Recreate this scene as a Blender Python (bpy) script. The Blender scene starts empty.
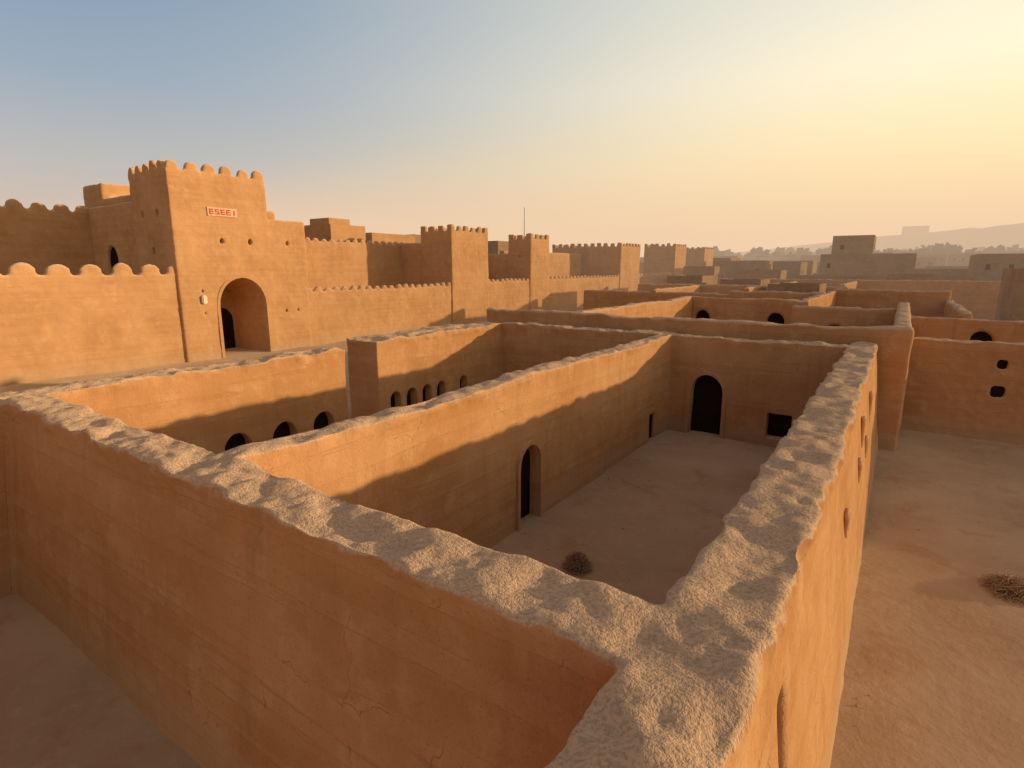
import bpy, bmesh, math, random
import numpy as np
from mathutils import Vector, Matrix
random.seed(7); rng=np.random.RandomState(5)
S=bpy.context.scene; COL=S.collection
# ---------------------------------------------------------------- noise
TAB=rng.rand(64,64,64).astype(np.float32)*2-1
def vnoise(P,s,off=0.0):
    Q=P*s+off; I=np.floor(Q).astype(int); F=Q-I; F=F*F*F*(F*(F*6-15)+10)
    r=0
    for a in (0,1):
        wa=F[:,0] if a else 1-F[:,0]
        for b in (0,1):
            wb=F[:,1] if b else 1-F[:,1]
            for c in (0,1):
                wc=F[:,2] if c else 1-F[:,2]
                r=r+wa*wb*wc*TAB[(I[:,0]+a)&63,(I[:,1]+b)&63,(I[:,2]+c)&63]
    return r
def sstep(a,b,x):
    t=np.clip((x-a)/(b-a),0,1); return t*t*(3-2*t)
# ---------------------------------------------------------------- materials
def nmat(name):
    m=bpy.data.materials.new(name); m.use_nodes=True
    nt=m.node_tree; nt.nodes.clear()
    o=nt.nodes.new('ShaderNodeOutputMaterial'); b=nt.nodes.new('ShaderNodeBsdfDiffuse')
    nt.links.new(b.outputs[0],o.inputs[0])
    return m,nt,b
class G:
    def __init__(s,nt): s.nt=nt; s.geo=nt.nodes.new('ShaderNodeNewGeometry')
    def l(s,a,b): s.nt.links.new(a,b)
    def pos(s,sc=(1,1,1)):
        m=s.nt.nodes.new('ShaderNodeMapping'); m.inputs['Scale'].default_value=sc
        s.l(s.geo.outputs['Position'],m.inputs['Vector']); return m.outputs[0]
    def noise(s,scale,detail=3,rough=.55,vec=None,dist=0):
        n=s.nt.nodes.new('ShaderNodeTexNoise'); n.inputs['Scale'].default_value=scale
        n.inputs['Detail'].default_value=min(detail,3); n.inputs['Roughness'].default_value=rough
        n.inputs['Distortion'].default_value=dist
        s.l(vec or s.geo.outputs['Position'],n.inputs['Vector']); return n.outputs['Fac']
    def mr(s,v,a,b,c=0,d=1,clamp=True):
        n=s.nt.nodes.new('ShaderNodeMapRange'); n.interpolation_type='SMOOTHSTEP' if clamp else 'LINEAR'
        for k,x in zip(('From Min','From Max','To Min','To Max'),(a,b,c,d)): n.inputs[k].default_value=x
        s.l(v,n.inputs['Value']); return n.outputs[0]
    def mix(s,f,a,b,mode='MIX'):
        n=s.nt.nodes.new('ShaderNodeMix'); n.data_type='RGBA'; n.blend_type=mode
        for v,i in ((f,0),(a,6),(b,7)):
            if isinstance(v,(int,float)): n.inputs[i].default_value=v
            elif isinstance(v,tuple): n.inputs[i].default_value=(*v,1)
            else: s.l(v,n.inputs[i])
        return n.outputs[2]
    def m(s,op,a,b=0.0,c=0.0):
        n=s.nt.nodes.new('ShaderNodeMath'); n.operation=op
        for i,v in enumerate((a,b,c)):
            if isinstance(v,(int,float)): n.inputs[i].default_value=v
            else: s.l(v,n.inputs[i])
        return n.outputs[0]
    def bump(s,h,strength,dist,prev=None):
        n=s.nt.nodes.new('ShaderNodeBump'); n.inputs['Strength'].default_value=strength
        n.inputs['Distance'].default_value=dist; s.l(h,n.inputs['Height'])
        if prev: s.l(prev,n.inputs['Normal'])
        return n.outputs[0]
    def sep(s,v):
        n=s.nt.nodes.new('ShaderNodeSeparateXYZ'); s.l(v,n.inputs[0]); return n.outputs
def mud(name,base=(.57,.30,.14),dark=(.49,.24,.10),light=(.64,.38,.20),top=(.68,.445,.29),near=True):
    m,nt,b=nmat(name); g=G(nt)
    P=g.sep(g.geo.outputs['Position']); N=g.sep(g.geo.outputs['Normal'])
    c=g.mix(g.mr(g.noise(.35,3,.6),.35,.65),base,dark)
    n17=g.noise(1.7,3,.65)
    c=g.mix(g.m('MULTIPLY',g.mr(n17,.45,.75),.6),c,light)
    if near:
        st=g.mr(g.noise(1,3,.6,g.pos((3.2,3.2,.22))),.5,.78)
        c=g.mix(g.m('MULTIPLY',st,.35),c,tuple(x*.72 for x in dark))
    lift=g.noise(1,1,.5,g.pos((.10,.10,3.4)))
    lf=g.mr(lift,.47,.53)
    c=g.mix(g.m('MULTIPLY',lf,.16),c,light)
    ln=g.mr(g.m('ABSOLUTE',g.m('SUBTRACT',lift,.5)),0,.012,1,0)
    ln=g.m('MULTIPLY',ln,g.mr(n17,.42,.6))
    c=g.mix(g.m('MULTIPLY',ln,.30),c,tuple(x*.6 for x in dark))
    if near:
        sp=g.noise(28,2,.7)
        c=g.mix(g.m('MULTIPLY',g.mr(sp,.55,.70),.35),c,tuple(x*.6 for x in dark))
    z=g.m('ADD',P[2],g.m('MULTIPLY',n17,-1.1))
    c=g.mix(g.mr(z,-.2,.35,.45,0),c,(.50,.35,.22))
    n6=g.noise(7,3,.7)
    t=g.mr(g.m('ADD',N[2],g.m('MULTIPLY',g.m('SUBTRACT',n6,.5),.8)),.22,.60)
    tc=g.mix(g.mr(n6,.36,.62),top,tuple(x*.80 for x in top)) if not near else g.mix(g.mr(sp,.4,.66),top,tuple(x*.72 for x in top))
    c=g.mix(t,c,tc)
    cr=None
    if near: # hairline cracks
        v=nt.nodes.new('ShaderNodeTexVoronoi'); v.feature='DISTANCE_TO_EDGE'; v.inputs['Scale'].default_value=.55
        wv=nt.nodes.new('ShaderNodeVectorMath'); wv.operation='MULTIPLY_ADD'
        nn=nt.nodes.new('ShaderNodeTexNoise'); nn.inputs['Scale'].default_value=2.3; nn.inputs['Detail'].default_value=3
        g.l(g.geo.outputs['Position'],nn.inputs['Vector'])
        g.l(nn.outputs['Color'],wv.inputs[0]); wv.inputs[1].default_value=(.7,.7,.35); g.l(g.pos((1.3,1.3,.6)),wv.inputs[2])
        g.l(wv.outputs[0],v.inputs['Vector'])
        cr=g.m('MULTIPLY',g.mr(v.outputs['Distance'],0,.006,1,0),g.mr(n17,.5,.6))
        cr=g.m('MULTIPLY',cr,g.m('SUBTRACT',1.0,t))
        c=g.mix(g.m('MULTIPLY',cr,.5),c,tuple(x*.4 for x in dark))
    g.l(c,b.inputs['Color']); b.inputs['Roughness'].default_value=.5
    h=g.m('ADD',g.m('MULTIPLY',n17,.022),g.m('MULTIPLY',n6,.016 if near else .025))
    h=g.m('ADD',h,g.m('MULTIPLY',lf,.006))
    h=g.m('SUBTRACT',h,g.m('MULTIPLY',ln,.004))
    if near:
        h=g.m('ADD',h,g.m('MULTIPLY',sp,g.mr(t,0,1,.0045,.014)))
        gr=g.m('MULTIPLY',g.noise(85,1,.7),g.mr(t,0,1,.0025,.007))
        h=g.m('ADD',h,gr)
        h=g.m('SUBTRACT',h,g.m('MULTIPLY',cr,.004))
    g.l(g.bump(h,1.0,1.0),b.inputs['Normal'])
    return m
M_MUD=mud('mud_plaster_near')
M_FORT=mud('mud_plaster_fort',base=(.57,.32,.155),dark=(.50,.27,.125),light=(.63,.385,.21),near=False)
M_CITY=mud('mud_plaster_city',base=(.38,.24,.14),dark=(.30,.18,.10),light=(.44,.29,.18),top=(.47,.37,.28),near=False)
def simple(name,col,rough=.9,var=.35,sc=6):
    m,nt,b=nmat(name); g=G(nt)
    g.l(g.mix(g.mr(g.noise(sc,2),.3,.7,0,var),col,tuple(x*.4 for x in col)),b.inputs['Color'])
    return m
M_DARK=simple('dark_wood_and_shade',(.03,.018,.012)); M_TWIG=simple('dry_twig',(.45,.30,.19),sc=20)  # near-black serves the gate door wood and painted shade inside openings
M_METAL=simple('pole_metal',(.12,.11,.10),.6); M_WHITE=simple('sign_white_paint',(.72,.60,.48),.7,.15)
M_RED=simple('sign_red_paint',(.5,.05,.03),.7,.15); M_STONE=simple('stone',(.40,.29,.20),sc=9)
M_TREE=simple('tree_leaves',(.085,.08,.045),sc=.4); M_HILL=simple('hill_earth',(.19,.145,.10),sc=.02)
# ground
m,nt,b=nmat('sand_ground'); g=G(nt)
c=g.mix(g.mr(g.noise(.22,3,.6),.35,.65),(.57,.40,.265),(.48,.325,.205))
c=g.mix(g.m('MULTIPLY',g.mr(g.noise(.75,3,.7,None,.6),.52,.68),.5),c,(.44,.24,.135))
n35=g.noise(3.5,3,.7); n38=g.noise(38,2,.7)
c=g.mix(g.m('MULTIPLY',g.mr(n35,.5,.75),.4),c,(.60,.45,.32))
c=g.mix(g.m('MULTIPLY',g.mr(n38,.60,.74),.35),c,(.28,.19,.12))
g.l(c,b.inputs['Color']); b.inputs['Roughness'].default_value=.5
h=g.m('ADD',g.m('MULTIPLY',n35,.022),g.m('MULTIPLY',n38,.004)); g.l(g.bump(h,1,1),b.inputs['Normal']); M_GROUND=m
# ---------------------------------------------------------------- mesh helpers
def obj(name,me,mat=None,parent=None):
    o=bpy.data.objects.new(name,me); COL.objects.link(o)
    if mat: me.materials.append(mat)
    if parent: o.parent=parent
    return o
def bbox(bm,x0,x1,y0,y1,z0,z1,mi=0):
    vs=[bm.verts.new((x,y,z)) for z in (z0,z1) for y in (y0,y1) for x in (x0,x1)]
    for f in ((0,2,3,1),(4,5,7,6),(0,1,5,4),(2,6,7,3),(0,4,6,2),(1,3,7,5)):
        fc=bm.faces.new([vs[i] for i in f]); fc.material_index=mi
def arch_pts(w,h,z0,n=10,point=.12):
    r=w/2; zs=h-r*(1+point); pts=[(-r,z0),(-r,zs)]
    for i in range(1,n):
        a=math.pi*(1-i/n); pts.append((r*math.cos(a),zs+r*(1+point)*math.sin(a)))
    return pts+[(r,zs),(r,z0)]
def prism(bm,axis,pts,c,d0,d1,mi=0):
    def P(s,z,d): return (d,c+s,z) if axis=='x' else (c+s,d,z)
    A=[bm.verts.new(P(s,z,d0)) for s,z in pts]; B=[bm.verts.new(P(s,z,d1)) for s,z in pts]
    fs=[bm.faces.new(A),bm.faces.new(B[::-1])]
    n=len(pts)
    for i in range(n): fs.append(bm.faces.new((A[i],B[i],B[(i+1)%n],A[(i+1)%n])))
    for f in fs: f.material_index=mi
    bmesh.ops.recalc_face_normals(bm,faces=fs)
def merlons(bm,axis,a0,a1,c,t,z,w=.85,h=.7,gap=.55,round_=True):
    n=max(1,int(round((a1-a0+gap)/(w+gap)))); pit=(a1-a0+gap)/n; ww=pit-gap
    for i in range(n):
        k=1+random.uniform(-.12,.12); cc=a0+i*pit+ww/2+random.uniform(-.04,.04)
        pts=[(-ww/2,z-.15),(-ww/2,z+h*.55*k),(-ww*.3,z+h*.88*k),(0,z+h*k),(ww*.3,z+h*.88*k),(ww/2,z+h*.55*k),(ww/2,z-.15)] if round_ else [(-ww/2,z-.15),(-ww/2,z+h*k),(ww/2,z+h*k),(ww/2,z-.15)]
        prism(bm,'x' if axis=='y' else 'y',pts,cc,c-t/2,c+t/2)
def evalmesh(o):
    dg=bpy.context.evaluated_depsgraph_get(); dg.update()
    return bpy.data.meshes.new_from_object(o.evaluated_get(dg))
def bm2me(bm,name='m'):
    me=bpy.data.meshes.new(name); bm.to_mesh(me); bm.free(); return me
def cut(me,cutbm):
    o=obj('tmp_a',me); c=obj('tmp_b',bm2me(cutbm))
    md=o.modifiers.new('b','BOOLEAN'); md.object=c; md.solver='EXACT'; md.operation='DIFFERENCE'; md.use_self=True
    r=evalmesh(o); bpy.data.objects.remove(o); bpy.data.objects.remove(c); return r
def remesh(me,vox,sm=4):
    o=obj('tmp_r',me); r=o.modifiers.new('r','REMESH'); r.mode='VOXEL'; r.voxel_size=vox
    if sm: s=o.modifiers.new('s','SMOOTH'); s.iterations=sm; s.factor=.5
    e=evalmesh(o); bpy.data.objects.remove(o); return e
def arr(me):
    n=len(me.vertices); co=np.empty(n*3,np.float32); me.vertices.foreach_get('co',co)
    no=np.empty(n*3,np.float32); me.vertices.foreach_get('normal',no)
    return co.reshape(-1,3).astype(float),no.reshape(-1,3).astype(float)
def setco(me,co):
    me.vertices.foreach_set('co',co.astype(np.float32).ravel()); me.update()
def smooth(me): me.polygons.foreach_set('use_smooth',[True]*len(me.polygons))
def organic(bm,name,mat,vox=.12,cutter=None,amp=.04,sm=2,edge=0):
    me=bm2me(bm)
    if cutter: me=cut(me,cutter)
    me=remesh(me,vox,sm); co,no=arr(me)
    d=amp*(vnoise(co,.6,3)+.5*vnoise(co,1.9,9))+amp*.3*vnoise(co,5,2)
    c2=co+no*d[:,None]
    if edge:
        tp=sstep(edge-.4,edge-.05,co[:,2]); c2[:,2]+=tp*(.05*vnoise(co,1.3,4)+.04*vnoise(co,3,6)+.03*vnoise(co,.4,6))
    setco(me,c2); smooth(me); me.materials.clear()
    return obj(name,me,mat)
def arch_trim(parent,axis,face,sgn,c,w,h,tw=.1,proud=.05,mat=None,n=14):
    bm=bmesh.new(); ins=arch_pts(w,h,0,n); out=arch_pts(w+2*tw,h+tw,0,n)
    def P(s,z,d): return (d,c+s,z) if axis=='x' else (c+s,d,z)
    a=face-sgn*.05; b_=face+sgn*proud
    R=[[bm.verts.new(P(s,z,d)) for s,z in pts] for pts,d in ((ins,a),(ins,b_),(out,b_),(out,a))]
    for k in range(3):
        for i in range(len(ins)-1): bm.faces.new((R[k][i],R[k][i+1],R[k+1][i+1],R[k+1][i]))
    bmesh.ops.recalc_face_normals(bm,faces=bm.faces)
    me=bm2me(bm); return obj('arch_trim',me,mat or M_MUD,parent)
def panel(parent,name,x0,x1,y0,y1,z0,z1,mat):
    bm=bmesh.new(); bbox(bm,x0,x1,y0,y1,z0,z1); return obj(name,bm2me(bm),mat,parent)

# ---------------------------------------------------------------- foreground compound (X,Y in metres, +Y along the walls)
HT=4.0
def fw(x0,x1,y0,y1,cuts=()):
    bm=bmesh.new(); bbox(bm,x0,x1,y0,y1,-.3,HT); me=bm2me(bm)
    if cuts:
        cb=bmesh.new()
        for c in cuts:
            if c[0]=='arch': _,ax,cc,w,h,d0,d1=c; prism(cb,ax,arch_pts(w,h,-.6),cc,d0,d1)
            else: bbox(cb,*c[1:])
        me=cut(me,cb)
    return me
NICHES=[(10.6,2.36,.13,.16),(13.9,2.3,.14,.2),(16.5,2.15,.15,.2),(18.6,2.75,.16,.38),(15.2,2.85,.12,.3)]
AY=(15.2,16.1,17.0,17.9,19.4)
parts=[
 fw(-1.30,-.52,1.9,24.2,[('box',-.85,-.1,4.32,4.62,2.35,3.3)]+[('box',-.75,-.1,y-a,y+a,z-b,z+b) for y,z,a,b in NICHES]),
 fw(-15.6,-1.0,3.3,4.0),
 fw(-8.0,-7.5,3.6,22.6,[('arch','x',11.7,.95,2.15,-9,-7),('box',-7.80,-7,20.35,20.95,-.6,1.05)]),
 fw(-16.0,-15.2,3.4,12.2,[('arch','x',y,.8,2.0,-15.65,-14.8) for y in (6.7,8.25,9.75,11.2)]),
 fw(-17.7,-16.0,14.3,22.7,[('arch','x',y,.55,1.85,-16.5,-15.5) for y in AY]),
 fw(-16.4,-.9,22.3,22.95,[('arch','y',-5.95,1.25,2.5,21.8,23.3),('box',-3.65,-2.8,21.8,22.75,.35,1.3),('arch','y',-12,1.0,2.2,21.8,23.3)]),
 fw(-16.1,-14.62,-12,3.7),
]
J=bmesh.new()
for p in parts: J.from_mesh(p)
me=remesh(bm2me(J),.042,6)
co,no=arr(me)
top=sstep(HT-.36,HT-.08,co[:,2]); up=np.clip(no[:,2],0,1)
d=.022*vnoise(co,.7,3)+.010*vnoise(co,2.2,7)+.004*vnoise(co,7,1)
co2=co+no*d[:,None]
lump=.045*vnoise(co,1.1,20)+.062*vnoise(co,2.3,31)+.026*vnoise(co,4.6,12)+.012*vnoise(co,10,5)
co2[:,2]+=up*top*(lump-.02)
lip=top*(.03+.050*vnoise(co,2.1,40)+.035*vnoise(co,4.2,44)+.012*vnoise(co,11,3))
nh=no.copy(); nh[:,2]=0
co2+=nh*lip[:,None]
co2[:,2]+=top*.04*vnoise(co*np.array([1,1,0]),.45,50)
zz=np.clip(1-co[:,2]/HT,0,1.1)
wr=np.clip((co[:,0]+1.3)/.78,0,1)*(co[:,0]>-1.31)
co2[:,0]+=.46*zz*wr
wf=np.clip((4.0-co[:,1])/.7,0,1)*(co[:,0]<-1.2)*(co[:,0]>-14.7)*(co[:,1]>3.2)
co2[:,1]-=.42*zz*wf
setco(me,co2); smooth(me)
nf=len(me.polygons); li=np.empty(len(me.loops),int); me.loops.foreach_get('vertex_index',li)
ls=np.empty(nf,int); me.polygons.foreach_get('loop_start',ls); lt=np.empty(nf,int); me.polygons.foreach_get('loop_total',lt)
ce=np.empty(nf*3,np.float32); me.polygons.foreach_get('center',ce); ce=ce.reshape(-1,3)
cls=np.full(nf,5)
X,Y=ce[:,0],ce[:,1]
cls[(Y<22.2)&(X>-8.3)&(X<-7.2)]=2; cls[(X<-14.9)&(X>-16.3)&(Y<13)]=3; cls[(X<-15.8)&(Y>13)]=4
cls[(Y<4.15)&(Y>2.6)&(X>-14.55)]=1; cls[X>-1.45]=0; cls[(X<-14.5)&(Y<3.25)]=6
WALLS=[]
for k in range(7):
    sel=np.where(cls==k)[0]
    idx=[li[ls[f]:ls[f]+lt[f]] for f in sel]
    flat=np.concatenate(idx); uq,inv=np.unique(flat,return_inverse=True)
    tot=lt[sel]; off=np.concatenate([[0],np.cumsum(tot)[:-1]])
    nm=bpy.data.meshes.new('w'); nm.vertices.add(len(uq)); nm.vertices.foreach_set('co',co2[uq].astype(np.float32).ravel())
    nm.loops.add(len(inv)); nm.loops.foreach_set('vertex_index',inv.astype(np.int32))
    nm.polygons.add(len(tot)); nm.polygons.foreach_set('loop_start',off.astype(np.int32)); nm.polygons.foreach_set('loop_total',tot.astype(np.int32))
    nm.update(calc_edges=True); nm.validate(); smooth(nm)
    WALLS.append(obj('mud_brick_wall',nm,M_MUD))
W_R,W_F,W_M,W_L=WALLS[:4]
arch_trim(W_M,'x',-7.5,1,11.7,.98,2.17,.10,.07)
arch_trim(WALLS[5],'y',22.3,-1,-5.95,1.3,2.52,.14,.07)
panel(W_M,'doorway_shade_panel',-7.84,-7.78,11.1,12.3,0,2.25,M_DARK); panel(W_M,'niche_shade_panel',-7.72,-7.62,20.3,21.05,0,1.1,M_DARK)  # near-black panels stand in for the shade inside doorways and openings
panel(WALLS[5],'doorway_shade_panel',-6.7,-5.2,22.72,22.78,0,2.6,M_DARK); panel(WALLS[5],'niche_shade_panel',-3.75,-2.7,22.66,22.70,.25,1.4,M_DARK)
panel(WALLS[5],'doorway_shade_panel',-12.6,-11.4,22.72,22.78,0,2.3,M_DARK)
for y in (6.7,8.25,9.75,11.2): panel(W_L,'niche_shade_panel',-15.66,-15.56,y-.5,y+.5,0,2.05,M_DARK)  # dark sheets paint the niche interiors as deep shade
for y in AY: panel(WALLS[4],'niche_shade_panel',-16.5,-16.40,y-.35,y+.35,0,1.9,M_DARK)
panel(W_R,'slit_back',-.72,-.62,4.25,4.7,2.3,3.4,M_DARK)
# clay rims round the niches on the battered outer face
for y,z,a,b in NICHES:
    fx=-.52+.46*(1-z/4)
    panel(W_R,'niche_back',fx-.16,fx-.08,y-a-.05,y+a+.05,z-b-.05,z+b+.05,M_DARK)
    bm=bmesh.new(); n=20; R=[]
    for i in range(n):
        t=i/n*2*math.pi; q=random.uniform(.9,1.12)
        cy=math.copysign(abs(math.cos(t))**.6,math.cos(t))*(a+.045); cz=math.copysign(abs(math.sin(t))**.6,math.sin(t))*(b+.045)
        ring=[]
        for j in range(6):
            u=j/6*2*math.pi; rr=.05*q
            ring.append(bm.verts.new((fx+.0+math.sin(u)*rr,y+cy*(1+math.cos(u)*rr/(a+.05)),z+cz*(1+math.cos(u)*rr/(b+.05)))))
        R.append(ring)
    for i in range(n):
        for j in range(6): bm.faces.new((R[i][j],R[i][(j+1)%6],R[(i+1)%n][(j+1)%6],R[(i+1)%n][j]))
    bmesh.ops.recalc_face_normals(bm,faces=bm.faces)
    me=bm2me(bm); smooth(me); obj('clay_rim',me,M_MUD,W_R)

# ---------------------------------------------------------------- mid walls
def wall(x0,x1,y0,y1,h,cuts=(),vox=.09,name='mud_brick_wall',mat=M_MUD,amp=.045,panels=(),sm=3):
    bm=bmesh.new(); bbox(bm,x0,x1,y0,y1,-.3,h); cb=None
    if cuts:
        cb=bmesh.new()
        for c in cuts:
            if c[0]=='arch': _,ax,cc,w,hh,d0,d1=c; prism(cb,ax,arch_pts(w,hh,-.6),cc,d0,d1)
            else: bbox(cb,*c[1:])
    o=organic(bm,name,mat,vox,cb,amp,sm,edge=h)
    for p in panels: panel(o,'niche_shade_panel',*p,M_DARK)  # dark sheet painted as the shade inside each opening
    return o
wall(-14.4,-3.6,-2.4,-1.8,3.6,vox=.12)  # unseen alley wall, added to block low light and darken the front wall base
wall(-18.4,.52,24.3,25.0,4.5)
wall(-.12,.50,24.7,43.5,4.5)
wall(.3,24,28.2,28.9,3.8,[('box',3.34,3.72,27.9,28.6,1.72,2.12),('box',3.38,3.68,27.9,28.6,2.83,3.17),('box',11,11.4,27.9,28.6,2.2,2.6)],
     panels=[(3.2,3.9,28.40,28.45,1.5,3.4),(10.8,11.6,28.40,28.45,2,2.8)],vox=.05,sm=1)
wall(-13.6,-13.0,25.2,43,4.5)
ar=[-12.2,-7.1]
wall(-13.3,-5.1,43,43.7,4.5,[('arch','y',x,1.2,3.6,42.5,43.5) for x in ar],panels=[(x-.7,x+.7,43.40,43.46,0,3.7) for x in ar])
wall(-5.7,-5.1,43.4,62,4.5)
wall(-5.4,-.1,38,38.6,4.4,[('arch','y',-3.0,1.2,3.4,37.5,38.4)],panels=[(-3.7,-2.3,38.30,38.36,0,3.5)])
wall(-13.3,-5.3,55,55.6,4.6,vox=.15)
wall(.5,14,44,44.7,3.6,[('arch','y',x,1.2,2.9,43.5,44.5) for x in (4.3,8)],panels=[(x-.7,x+.7,44.40,44.46,0,3.0) for x in (4.3,8)],vox=.12)
wall(3.2,3.8,45,62,3.9,vox=.15)
wall(-5.4,3.6,62,62.7,4.7,vox=.15)
wall(-30,-13.4,58,58.6,4.2,vox=.15)
wall(-30,-5,74,74.7,4.6,vox=.15)
wall(-22,-21.4,58,74,4.5,vox=.15)
wall(-13.6,-13,62,95,4.7,vox=.2)
wall(-34,14,95,95.8,5.0,vox=.2)
wall(-6,-5.3,75,95,4.8,vox=.2)

# ---------------------------------------------------------------- fortress (front plane X=-42)
FX=-42.
def fort_wall(y0,y1,h,x=FX,t=1.0,mw=.85,mh=.7,gap=.5,vox=.12,cuts=None,round_=True):
    bm=bmesh.new(); bbox(bm,x-t,x,y0,y1,-.3,h); merlons(bm,'y',y0+.1,y1-.1,x-.22,.42,h,mw,mh,gap,round_)
    return organic(bm,'fortress_wall',M_FORT,vox,cuts,.05,2)
fort_wall(-20,20.4,6.2,mw=1.15,mh=.75,gap=.55)
fort_wall(30.0,49.2,4.6,mw=.6,mh=.45,gap=.35)
fort_wall(55.8,65.5,4.9,mw=.6,mh=.45,gap=.35,vox=.15)
fort_wall(70,95.2,5.0,mw=.7,mh=.5,gap=.45,vox=.15)
fort_wall(104,124,5.2,mw=.9,mh=.6,gap=.6,vox=.2)
# gate tower
bm=bmesh.new(); bbox(bm,-47.5,FX+.25,19.6,26.8,-.3,13.3); bbox(bm,-48.5,FX+.22,26.5,30.1,-.3,10.4)
merlons(bm,'y',19.65,26.75,FX+.03,.42,13.3,.72,.6,.45); merlons(bm,'x',-47.4,-42.3,19.8,.42,13.3,.72,.6,.45)
merlons(bm,'y',19.65,26.75,-47.3,.42,13.3,.72,.6,.45)
cb=bmesh.new(); prism(cb,'x',arch_pts(3.7,5.9,-.6,14,.25),24.2,-46.6,-41)
for (y,z) in ((23.0,8.6),(25.2,8.6),(28.4,8.6)): bbox(cb,-42.4,-41,y-.14,y+.14,z-.25,z+.25)
for (x,z) in ((-43.8,10.4),(-46.0,10.4),(-45.0,7.8)): bbox(cb,x-.15,x+.15,19.0,20.1,z-.3,z+.3)
for (y,z) in ((21.2,3.4),(21.2,5.0),(27.9,3.2),(29,3.2)): bbox(cb,-42.2,-41,y-.1,y+.1,z-.15,z+.15)
GT=organic(bm,'fortress_gate_tower',M_FORT,.1,cb,.05,2)
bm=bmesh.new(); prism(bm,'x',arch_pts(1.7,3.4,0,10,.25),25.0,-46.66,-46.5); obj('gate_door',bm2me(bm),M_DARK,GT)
arch_trim(GT,'x',FX+.25,1,24.2,3.75,5.93,.22,.06,M_FORT)
for (y,z) in ((23.0,8.6),(25.2,8.6),(28.4,8.6)): panel(GT,'window_back',-42.36,-42.2,y-.2,y+.2,z-.3,z+.3,M_DARK)
bm=bmesh.new(); bbox(bm,-41.78,-41.5,21.0,21.35,4.1,4.7); bmesh.ops.bevel(bm,geom=bm.edges[:],offset=.06,segments=2,affect='EDGES'); obj('wall_bracket',bm2me(bm),M_WHITE,GT)
# painted plaque
bm=bmesh.new(); bbox(bm,-41.76,-41.68,22.1,24.3,10.35,10.95,0)
y=22.22
for ch in ('E','S','E','E','I'):
    w=.32
    def st(a,b_,c_,d_): bbox(bm,-41.682,-41.665,y+a*w,y+b_*w,10.46+c_*.38,10.46+d_*.38,1)
    if ch=='E': st(0,.25,0,1); st(.27,1,0,.2); st(.27,1,.4,.6); st(.27,1,.8,1)
    if ch=='S': st(0,1,0,.2); st(0,1,.4,.6); st(0,1,.8,1); st(.75,1,.22,.38); st(0,.25,.62,.78)
    if ch=='I': st(.38,.66,0,1)
    y+=.42
sg=bm2me(bm,'sign'); sg.materials.append(simple('faded_plaque',(.62,.42,.28),.8,.2)); sg.materials.append(M_RED); obj('wall_sign',sg)
# wing beside gate tower
bm=bmesh.new(); bbox(bm,-57.3,-47.0,20.2,31,-.3,11.6); cb=bmesh.new(); prism(cb,'y',arch_pts(2.1,8.4,5.6,10,.25),-53.6,19.3,21.8)
bbox(cb,-50.2,-49.9,19.8,20.6,9,9.6)
wing=organic(bm,'fortress_keep',M_FORT,.15,cb,.05)
panel(wing,'arch_shade_panel',-54.8,-52.4,20.42,20.55,5.5,8.6,M_DARK)  # dark panel stands in for shade inside the arch
bm=bmesh.new(); bbox(bm,-70,-57.1,-12,20.6,-.3,11.2); merlons(bm,'y',-12,20.4,-57.3,.42,11.2,1.0,.65,.5)
organic(bm,'fortress_keep',M_FORT,.15,None,.05)
bm=bmesh.new(); bbox(bm,-66,-53,25,33,10,13.4); bbox(bm,-70,-65.5,24.5,29,10,14.8); organic(bm,'fortress_keep',M_FORT,.18,None,.05)
def tower(x0,x1,y0,y1,h,lb=None,vox=.13,name='fortress_tower',holes=True):
    bm=bmesh.new(); bbox(bm,x0,x1,y0,y1,-.3,h)
    if lb: bbox(bm,lb[0],x0+.3,y0+.15,y1,-.3,lb[1])
    merlons(bm,'y',y0,y1,x1-.2,.4,h,.75,.65,.55,False); merlons(bm,'x',x0,x1,y0+.2,.4,h,.75,.65,.55,False)
    merlons(bm,'y',y0,y1,x0+.2,.4,h,.75,.65,.55,False); merlons(bm,'x',x0,x1,y1-.2,.4,h,.75,.65,.55,False)
    cb=None
    if holes:
        cb=bmesh.new()
        for k in (.3,.7): bbox(cb,x1-.4,x1+.5,y0+(y1-y0)*k-.15,y0+(y1-y0)*k+.15,h-2.6,h-2.1)
        bbox(cb,(x0+x1)/2-.15,(x0+x1)/2+.15,y0-.5,y0+.4,h-2.6,h-2.1)
    return organic(bm,name,M_FORT,vox,cb,.05,2)
bm=bmesh.new(); bbox(bm,-51,-50,30,50,-.3,9.3); merlons(bm,'y',30,50,-50.2,.4,9.3,.6,.4,.4)
organic(bm,'fortress_wall',M_FORT,.15,None,.05)
tower(-46.5,FX+.2,49,55.8,10.7,(-50.4,9.5))
tower(-45.6,FX+.2,65.3,70.2,10.5,(-49.5,8.6))
tower(-56,FX+.2,95,104,10.4,None,.16)
tower(-49,FX+.2,124,131.5,11.3,None,.2)
tower(-48,FX+.2,146,154,11.2,None,.2)
bm=bmesh.new(); bbox(bm,-50.5,-49.5,56,66,-.3,9); bbox(bm,-50.5,-49.5,70,95,-.3,9.2); organic(bm,'fortress_wall',M_FORT,.2,None,.05)
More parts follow.
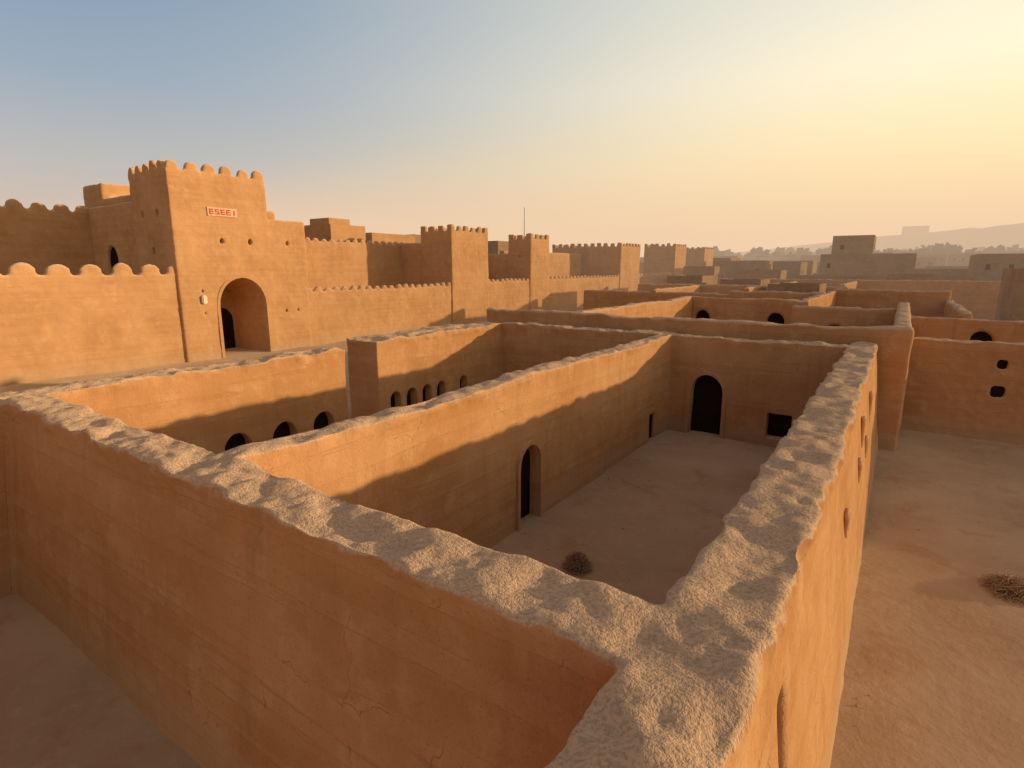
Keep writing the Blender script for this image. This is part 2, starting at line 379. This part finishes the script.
def house(x0,x1,y0,y1,h,z0=-.3,mat=M_CITY,name='mud_brick_house',win=True,par=.45):
    bm=bmesh.new(); bbox(bm,x0,x1,y0,y1,z0,h-par); t=.3
    bbox(bm,x0+.003,x1-.003,y0+.003,y0+t,h-par-.1,h); bbox(bm,x0+.003,x1-.003,y1-t,y1-.003,h-par-.1,h)
    bbox(bm,x0+.006,x0+t,y0+t+.01,y1-t-.01,h-par-.1,h-.01); bbox(bm,x1-t,x1-.006,y0+t+.01,y1-t-.01,h-par-.1,h-.01)
    me=bm2me(bm)
    o=obj(name,me,mat)
    if win:
        bm=bmesh.new(); r=random.Random(int(x0*7+y0*13))
        fl=max(1,int((h-z0-.5)/3))
        for f in range(fl):
            n=max(1,int((x1-x0)/2.6))
            for i in range(n):
                if r.random()<.7:
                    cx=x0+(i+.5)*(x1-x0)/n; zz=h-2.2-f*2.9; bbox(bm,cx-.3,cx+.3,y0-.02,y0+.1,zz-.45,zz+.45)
            n=max(1,int((y1-y0)/3))
            for i in range(n):
                if r.random()<.7:
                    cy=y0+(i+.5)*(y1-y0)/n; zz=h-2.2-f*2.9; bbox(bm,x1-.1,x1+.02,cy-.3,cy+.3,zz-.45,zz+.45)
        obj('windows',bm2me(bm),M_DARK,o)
    return o
house(-60,-53.5,42,47,11.5,mat=M_FORT); house(-58.5,-55,43,46,12.3,mat=M_FORT); house(-64,-58,52,60,11.2,mat=M_FORT); house(-66,-60,62,70,11.5)
house(-60,-55,76,84,11.0); house(-70,-60,34,40,11.3,mat=M_FORT)
def pole(x,y,z0,z1,r=.05):
    bm=bmesh.new(); bmesh.ops.create_cone(bm,segments=8,radius1=r,radius2=r*.6,depth=z1-z0,cap_ends=True)
    for v in bm.verts: v.co+=Vector((x,y,(z0+z1)/2))
    bbox(bm,x-.12,x+.12,y-.12,y+.12,z0,z0+.25)
    obj('antenna_pole',bm2me(bm),M_METAL)
pole(-44,67,10.3,14.8)

# ---------------------------------------------------------------- town on the right / distance
house(-14,1.5,128,140,9.3); house(-12.5,-5.5,131,139,12.9); house(-16,9,112,118,5.4,win=False)
house(9.3,22,74,86,6.6,win=False); house(1.5,14,142,152,6.5); house(10,28,125,140,9.0); house(16,30,108,120,7.0)
house(-33,-24,128,136,8.2); house(-27,-19,140,150,8.0); house(-38,-34,140,150,9)
house(-12,-7,66,72,5.0,win=False); house(-28,-23,80,88,5.6); house(-20,-15,78,84,5.2)
house(-2,4,100,108,5.8); house(-24,-17,104,110,6.3); house(-36,-30,112,120,7)
r=random.Random(3)
for i in range(190):
    y=150*math.exp(r.random()*1.35); x=y*(-.52+r.random()*.86)
    if -60<x<-38 and y<170: continue
    w=r.uniform(6,17); d=r.uniform(6,14); h=r.choice([4,5,5.5,6.5,7,8,9.5])
    house(x,x+w,y,y+d,h+y*.009)
# unseen houses added behind the camera to bounce warm light onto the front wall
house(-16,1,-16,-9,7,mat=M_MUD); house(-34,-18,-14,-4,7,mat=M_MUD)

# ---------------------------------------------------------------- ground, hills, trees
bm=bmesh.new()
xs=sorted(set([-6000,-2500,-1000,-400,-150,-60]+list(np.linspace(-40,25,66))+[40,80,200,600,2000,6000]))
ys=sorted(set([-3000,-800,-200,-60,-20]+list(np.linspace(-8,60,69))+[80,120,200,400,900,2000,7000]))
V=[[bm.verts.new((x,y,0)) for x in xs] for y in ys]
for j in range(len(ys)-1):
    for i in range(len(xs)-1): bm.faces.new((V[j][i],V[j][i+1],V[j+1][i+1],V[j+1][i]))
me=bm2me(bm); co,no=arr(me)
msk=(1-sstep(30,50,np.abs(co[:,0]+8)))*(1-sstep(45,60,np.abs(co[:,1]-25)))
co[:,2]=msk*(.05*vnoise(co,.35,8)+.02*vnoise(co,1.0,4)); setco(me,co); smooth(me); obj('ground',me,M_GROUND)
def ridge(name,y0,depth,fn,mat,x0,x1,n=220):
    bm=bmesh.new(); rows=14; V=[]
    xs=np.linspace(x0,x1,n)
    for j in range(rows):
        t=j/(rows-1); P=np.stack([xs,np.full(n,y0+t*depth),np.zeros(n)],1)
        prof=math.sin(min(1,t*1.6)*math.pi/2)
        nz=vnoise(P,.006,3)*.5+vnoise(P,.02,5)*.25+vnoise(P,.06,7)*.1
        V.append([bm.verts.new((x,y0+t*depth,-1+prof*max(0,fn(x))*(1+.35*k))) for x,k in zip(xs,nz)])
    for j in range(rows-1):
        for i in range(n-1): bm.faces.new((V[j][i],V[j][i+1],V[j+1][i+1],V[j+1][i]))
    me=bm2me(bm); smooth(me); return obj(name,me,mat)
hr=lambda x: 26+34*(1/(1+math.exp(-(x+150)/70)))
ridge('hills',900,300,hr,M_HILL,-1600,1500)
hf=lambda x: 60+30*math.exp(-((x-600)/500)**2)
ridge('hills',1900,500,hf,M_HILL,-3000,2600)
house(-10,22,1020,1045,66,z0=40,win=False)
bm=bmesh.new(); r=random.Random(11)
for i in range(560):
    y=r.uniform(360,880); x=y*r.uniform(-.36,.30); s=r.uniform(3.5,7.5)*(1+.9*(y/900)); g0=0
    for k in range(26):
        a=r.uniform(0,6.28); e=r.uniform(-.5,1.5); rr=s*r.uniform(.4,1.0)
        c=Vector((x+math.cos(a)*math.cos(e)*rr,y+math.sin(a)*math.cos(e)*rr,g0+s*1.1+math.sin(e)*rr*.8))
        q=s*.33
        u=Vector((r.uniform(-1,1),r.uniform(-1,1),r.uniform(-1,1))).normalized()*q; w=u.orthogonal().normalized()*q
        bm.faces.new([bm.verts.new(c+u),bm.verts.new(c+w),bm.verts.new(c-u*.9),bm.verts.new(c-w*.8)])
    bm.faces.new([bm.verts.new((x-.4,y,g0-1)),bm.verts.new((x+.4,y,g0-1)),bm.verts.new((x+.2,y,g0+s)),bm.verts.new((x-.2,y,g0+s))])
obj('distant_trees',bm2me(bm),M_TREE)

# ---------------------------------------------------------------- small things
def tube(bm,pts,r0,r1):
    prev=None; n=len(pts)
    for i,p in enumerate(pts):
        p=Vector(p); d=(Vector(pts[min(i+1,n-1)])-Vector(pts[max(i-1,0)])).normalized(); a=d.orthogonal().normalized(); b_=d.cross(a)
        r=r0+(r1-r0)*i/(n-1); ring=[bm.verts.new(p+(a*math.cos(t)+b_*math.sin(t))*r) for t in (0,2.09,4.19)]
        if prev:
            for k in range(3): bm.faces.new((prev[k],prev[(k+1)%3],ring[(k+1)%3],ring[k]))
        prev=ring
def bush(name,x,y,rad,flat,n,seed,th=.006):
    r=random.Random(seed); bm=bmesh.new()
    for i in range(n):
        a=r.uniform(0,6.28); e=r.uniform(-.2,1.45); pts=[]
        st=Vector((r.uniform(-.3,.3)*rad,r.uniform(-.3,.3)*rad,.03))
        end=Vector((math.cos(a)*math.cos(e),math.sin(a)*math.cos(e),max(.02,math.sin(e)*flat)))*rad*r.uniform(.75,1.08)
        curl=Vector((r.uniform(-1,1),r.uniform(-1,1),r.uniform(-.3,.8)))*rad*.5
        for k in range(7):
            t=k/6; q=st.lerp(end,t)+curl*math.sin(t*math.pi)*.6; q.z=max(q.z,.01); pts.append(q+Vector((x,y,0)))
        tube(bm,pts,th,th*.5)
    return obj(name,bm2me(bm),M_TWIG)
bush('tumbleweed',-5.36,10.4,.36,.95,420,1,.011); bush('dry_bush',2.65,14.6,.62,.5,520,2,.010)
bm=bmesh.new(); tube(bm,[(-6.7,15.9,.05),(-6.2,15.6,.06),(-5.8,15.55,.05),(-5.2,15.2,.07)],.014,.007)
obj('fallen_branch',bm2me(bm),M_TWIG)
bm=bmesh.new(); r=random.Random(9)
for i in range(420):
    if i<160: x=r.uniform(-7.3,-1.5); y=r.uniform(4.2,22)
    else: x=r.uniform(0.2,9); y=r.uniform(1,28)
    if r.random()<.5: x=(-7.35+abs(r.gauss(0,.12)) if r.random()<.5 else -1.4-abs(r.gauss(0,.12))) if i<160 else .05+abs(r.gauss(0,.2))
    s=.007*math.exp(r.random()*1.4)
    res=bmesh.ops.create_icosphere(bm,subdivisions=1,radius=s)
    for v in res['verts']: v.co=Vector((v.co.x*r.uniform(.7,1.3)+x,v.co.y*r.uniform(.7,1.3)+y,v.co.z*.7+.01))
obj('rubble',bm2me(bm),M_STONE)

# ---------------------------------------------------------------- haze volumes over the plain; their own glow stands in for sunlit mist
def mist(sig,col,*b):
    m=bpy.data.materials.new('glow_haze_volume'); m.use_nodes=True; nt=m.node_tree; nt.nodes.clear()
    o=nt.nodes.new('ShaderNodeOutputMaterial'); ab=nt.nodes.new('ShaderNodeVolumeAbsorption'); em=nt.nodes.new('ShaderNodeEmission'); ad=nt.nodes.new('ShaderNodeAddShader')
    ab.inputs['Color'].default_value=(0,0,0,1); ab.inputs['Density'].default_value=sig
    em.inputs['Color'].default_value=(*col,1); em.inputs['Strength'].default_value=sig
    nt.links.new(ab.outputs[0],ad.inputs[0]); nt.links.new(em.outputs[0],ad.inputs[1]); nt.links.new(ad.outputs[0],o.inputs['Volume'])
    bm=bmesh.new(); bbox(bm,*b); obj('haze',bm2me(bm),m)
mist(.0017,(.88,.61,.40),-900,900,58,300,-8,26)
mist(.0013,(.90,.64,.42),-3500,3500,300.5,3800,-8,90)

el=math.radians(8.6); az=math.radians(58)  # clockwise from +Y
s=Vector((math.sin(az)*math.cos(el),math.cos(az)*math.cos(el),math.sin(el)))
L=bpy.data.lights.new('sun','SUN'); L.energy=5; L.angle=math.radians(1.0); L.color=(1,.75,.43)
lo=bpy.data.objects.new('sun',L); COL.objects.link(lo); lo.rotation_euler=s.to_track_quat('Z','Y').to_euler()
w=bpy.data.worlds.new('World'); S.world=w; w.use_nodes=True; nt=w.node_tree; bg=nt.nodes['Background']
sk=nt.nodes.new('ShaderNodeTexSky'); sk.sky_type='NISHITA'; sk.sun_disc=False; sk.sun_elevation=el; sk.sun_rotation=az
sk.air_density=1.3; sk.dust_density=3.5; sk.ozone_density=1.2
tc=nt.nodes.new('ShaderNodeTexCoord'); nz=nt.nodes.new('ShaderNodeVectorMath'); nz.operation='NORMALIZE'; nt.links.new(tc.outputs['Generated'],nz.inputs[0])
sx=nt.nodes.new('ShaderNodeSeparateXYZ'); nt.links.new(nz.outputs[0],sx.inputs[0])
dt=nt.nodes.new('ShaderNodeVectorMath'); dt.operation='DOT_PRODUCT'; nt.links.new(nz.outputs[0],dt.inputs[0]); dt.inputs[1].default_value=(math.sin(az),math.cos(az),0)
def ramp(st):
    n=nt.nodes.new('ShaderNodeValToRGB'); e=n.color_ramp.elements
    e[0].position=st[0][0]; e[0].color=(*st[0][1],1); e[1].position=st[-1][0]; e[1].color=(*st[-1][1],1)
    for p,c in st[1:-1]: q=e.new(p); q.color=(*c,1)
    nt.links.new(sx.outputs[2],n.inputs[0]); return n.outputs[0]
cool=ramp([(0,(.72,.50,.39)),(.06,(.68,.52,.43)),(.14,(.52,.49,.47)),(.25,(.33,.40,.49)),(.36,(.23,.33,.46)),(.55,(.23,.23,.25)),(1,(.22,.20,.19))])
warm=ramp([(0,(1.0,.64,.36)),(.08,(1.08,.77,.40)),(.16,(1.12,.90,.50)),(.27,(1.1,.96,.68)),(.42,(.86,.84,.70)),(.6,(.32,.28,.24)),(1,(.22,.20,.19))])
mp=nt.nodes.new('ShaderNodeMapRange'); mp.interpolation_type='SMOOTHSTEP'; mp.inputs['From Min'].default_value=-.65; mp.inputs['From Max'].default_value=.66; nt.links.new(dt.outputs['Value'],mp.inputs[0])
mx=nt.nodes.new('ShaderNodeMix'); mx.data_type='RGBA'; nt.links.new(mp.outputs[0],mx.inputs[0]); nt.links.new(cool,mx.inputs[6]); nt.links.new(warm,mx.inputs[7])
s1=nt.nodes.new('ShaderNodeVectorMath'); s1.operation='SCALE'; nt.links.new(sk.outputs[0],s1.inputs[0]); s1.inputs['Scale'].default_value=.12
s2=nt.nodes.new('ShaderNodeVectorMath'); s2.operation='SCALE'; nt.links.new(mx.outputs[2],s2.inputs[0]); s2.inputs['Scale'].default_value=.96/.13
ad=nt.nodes.new('ShaderNodeVectorMath'); nt.links.new(s1.outputs[0],ad.inputs[0]); nt.links.new(s2.outputs[0],ad.inputs[1])
nt.links.new(ad.outputs[0],bg.inputs[0]); bg.inputs[1].default_value=.13
cam=bpy.data.cameras.new('camera'); cam.lens=36*560/1024; cam.clip_end=12000; cam.clip_start=.05
co_=bpy.data.objects.new('camera',cam); COL.objects.link(co_); co_.location=(0,0,6.65); co_.rotation_euler=(math.radians(90-11.7),0,math.radians(34.5)); S.camera=co_
S.view_settings.view_transform='Standard'; S.view_settings.look='None'; S.view_settings.exposure=0
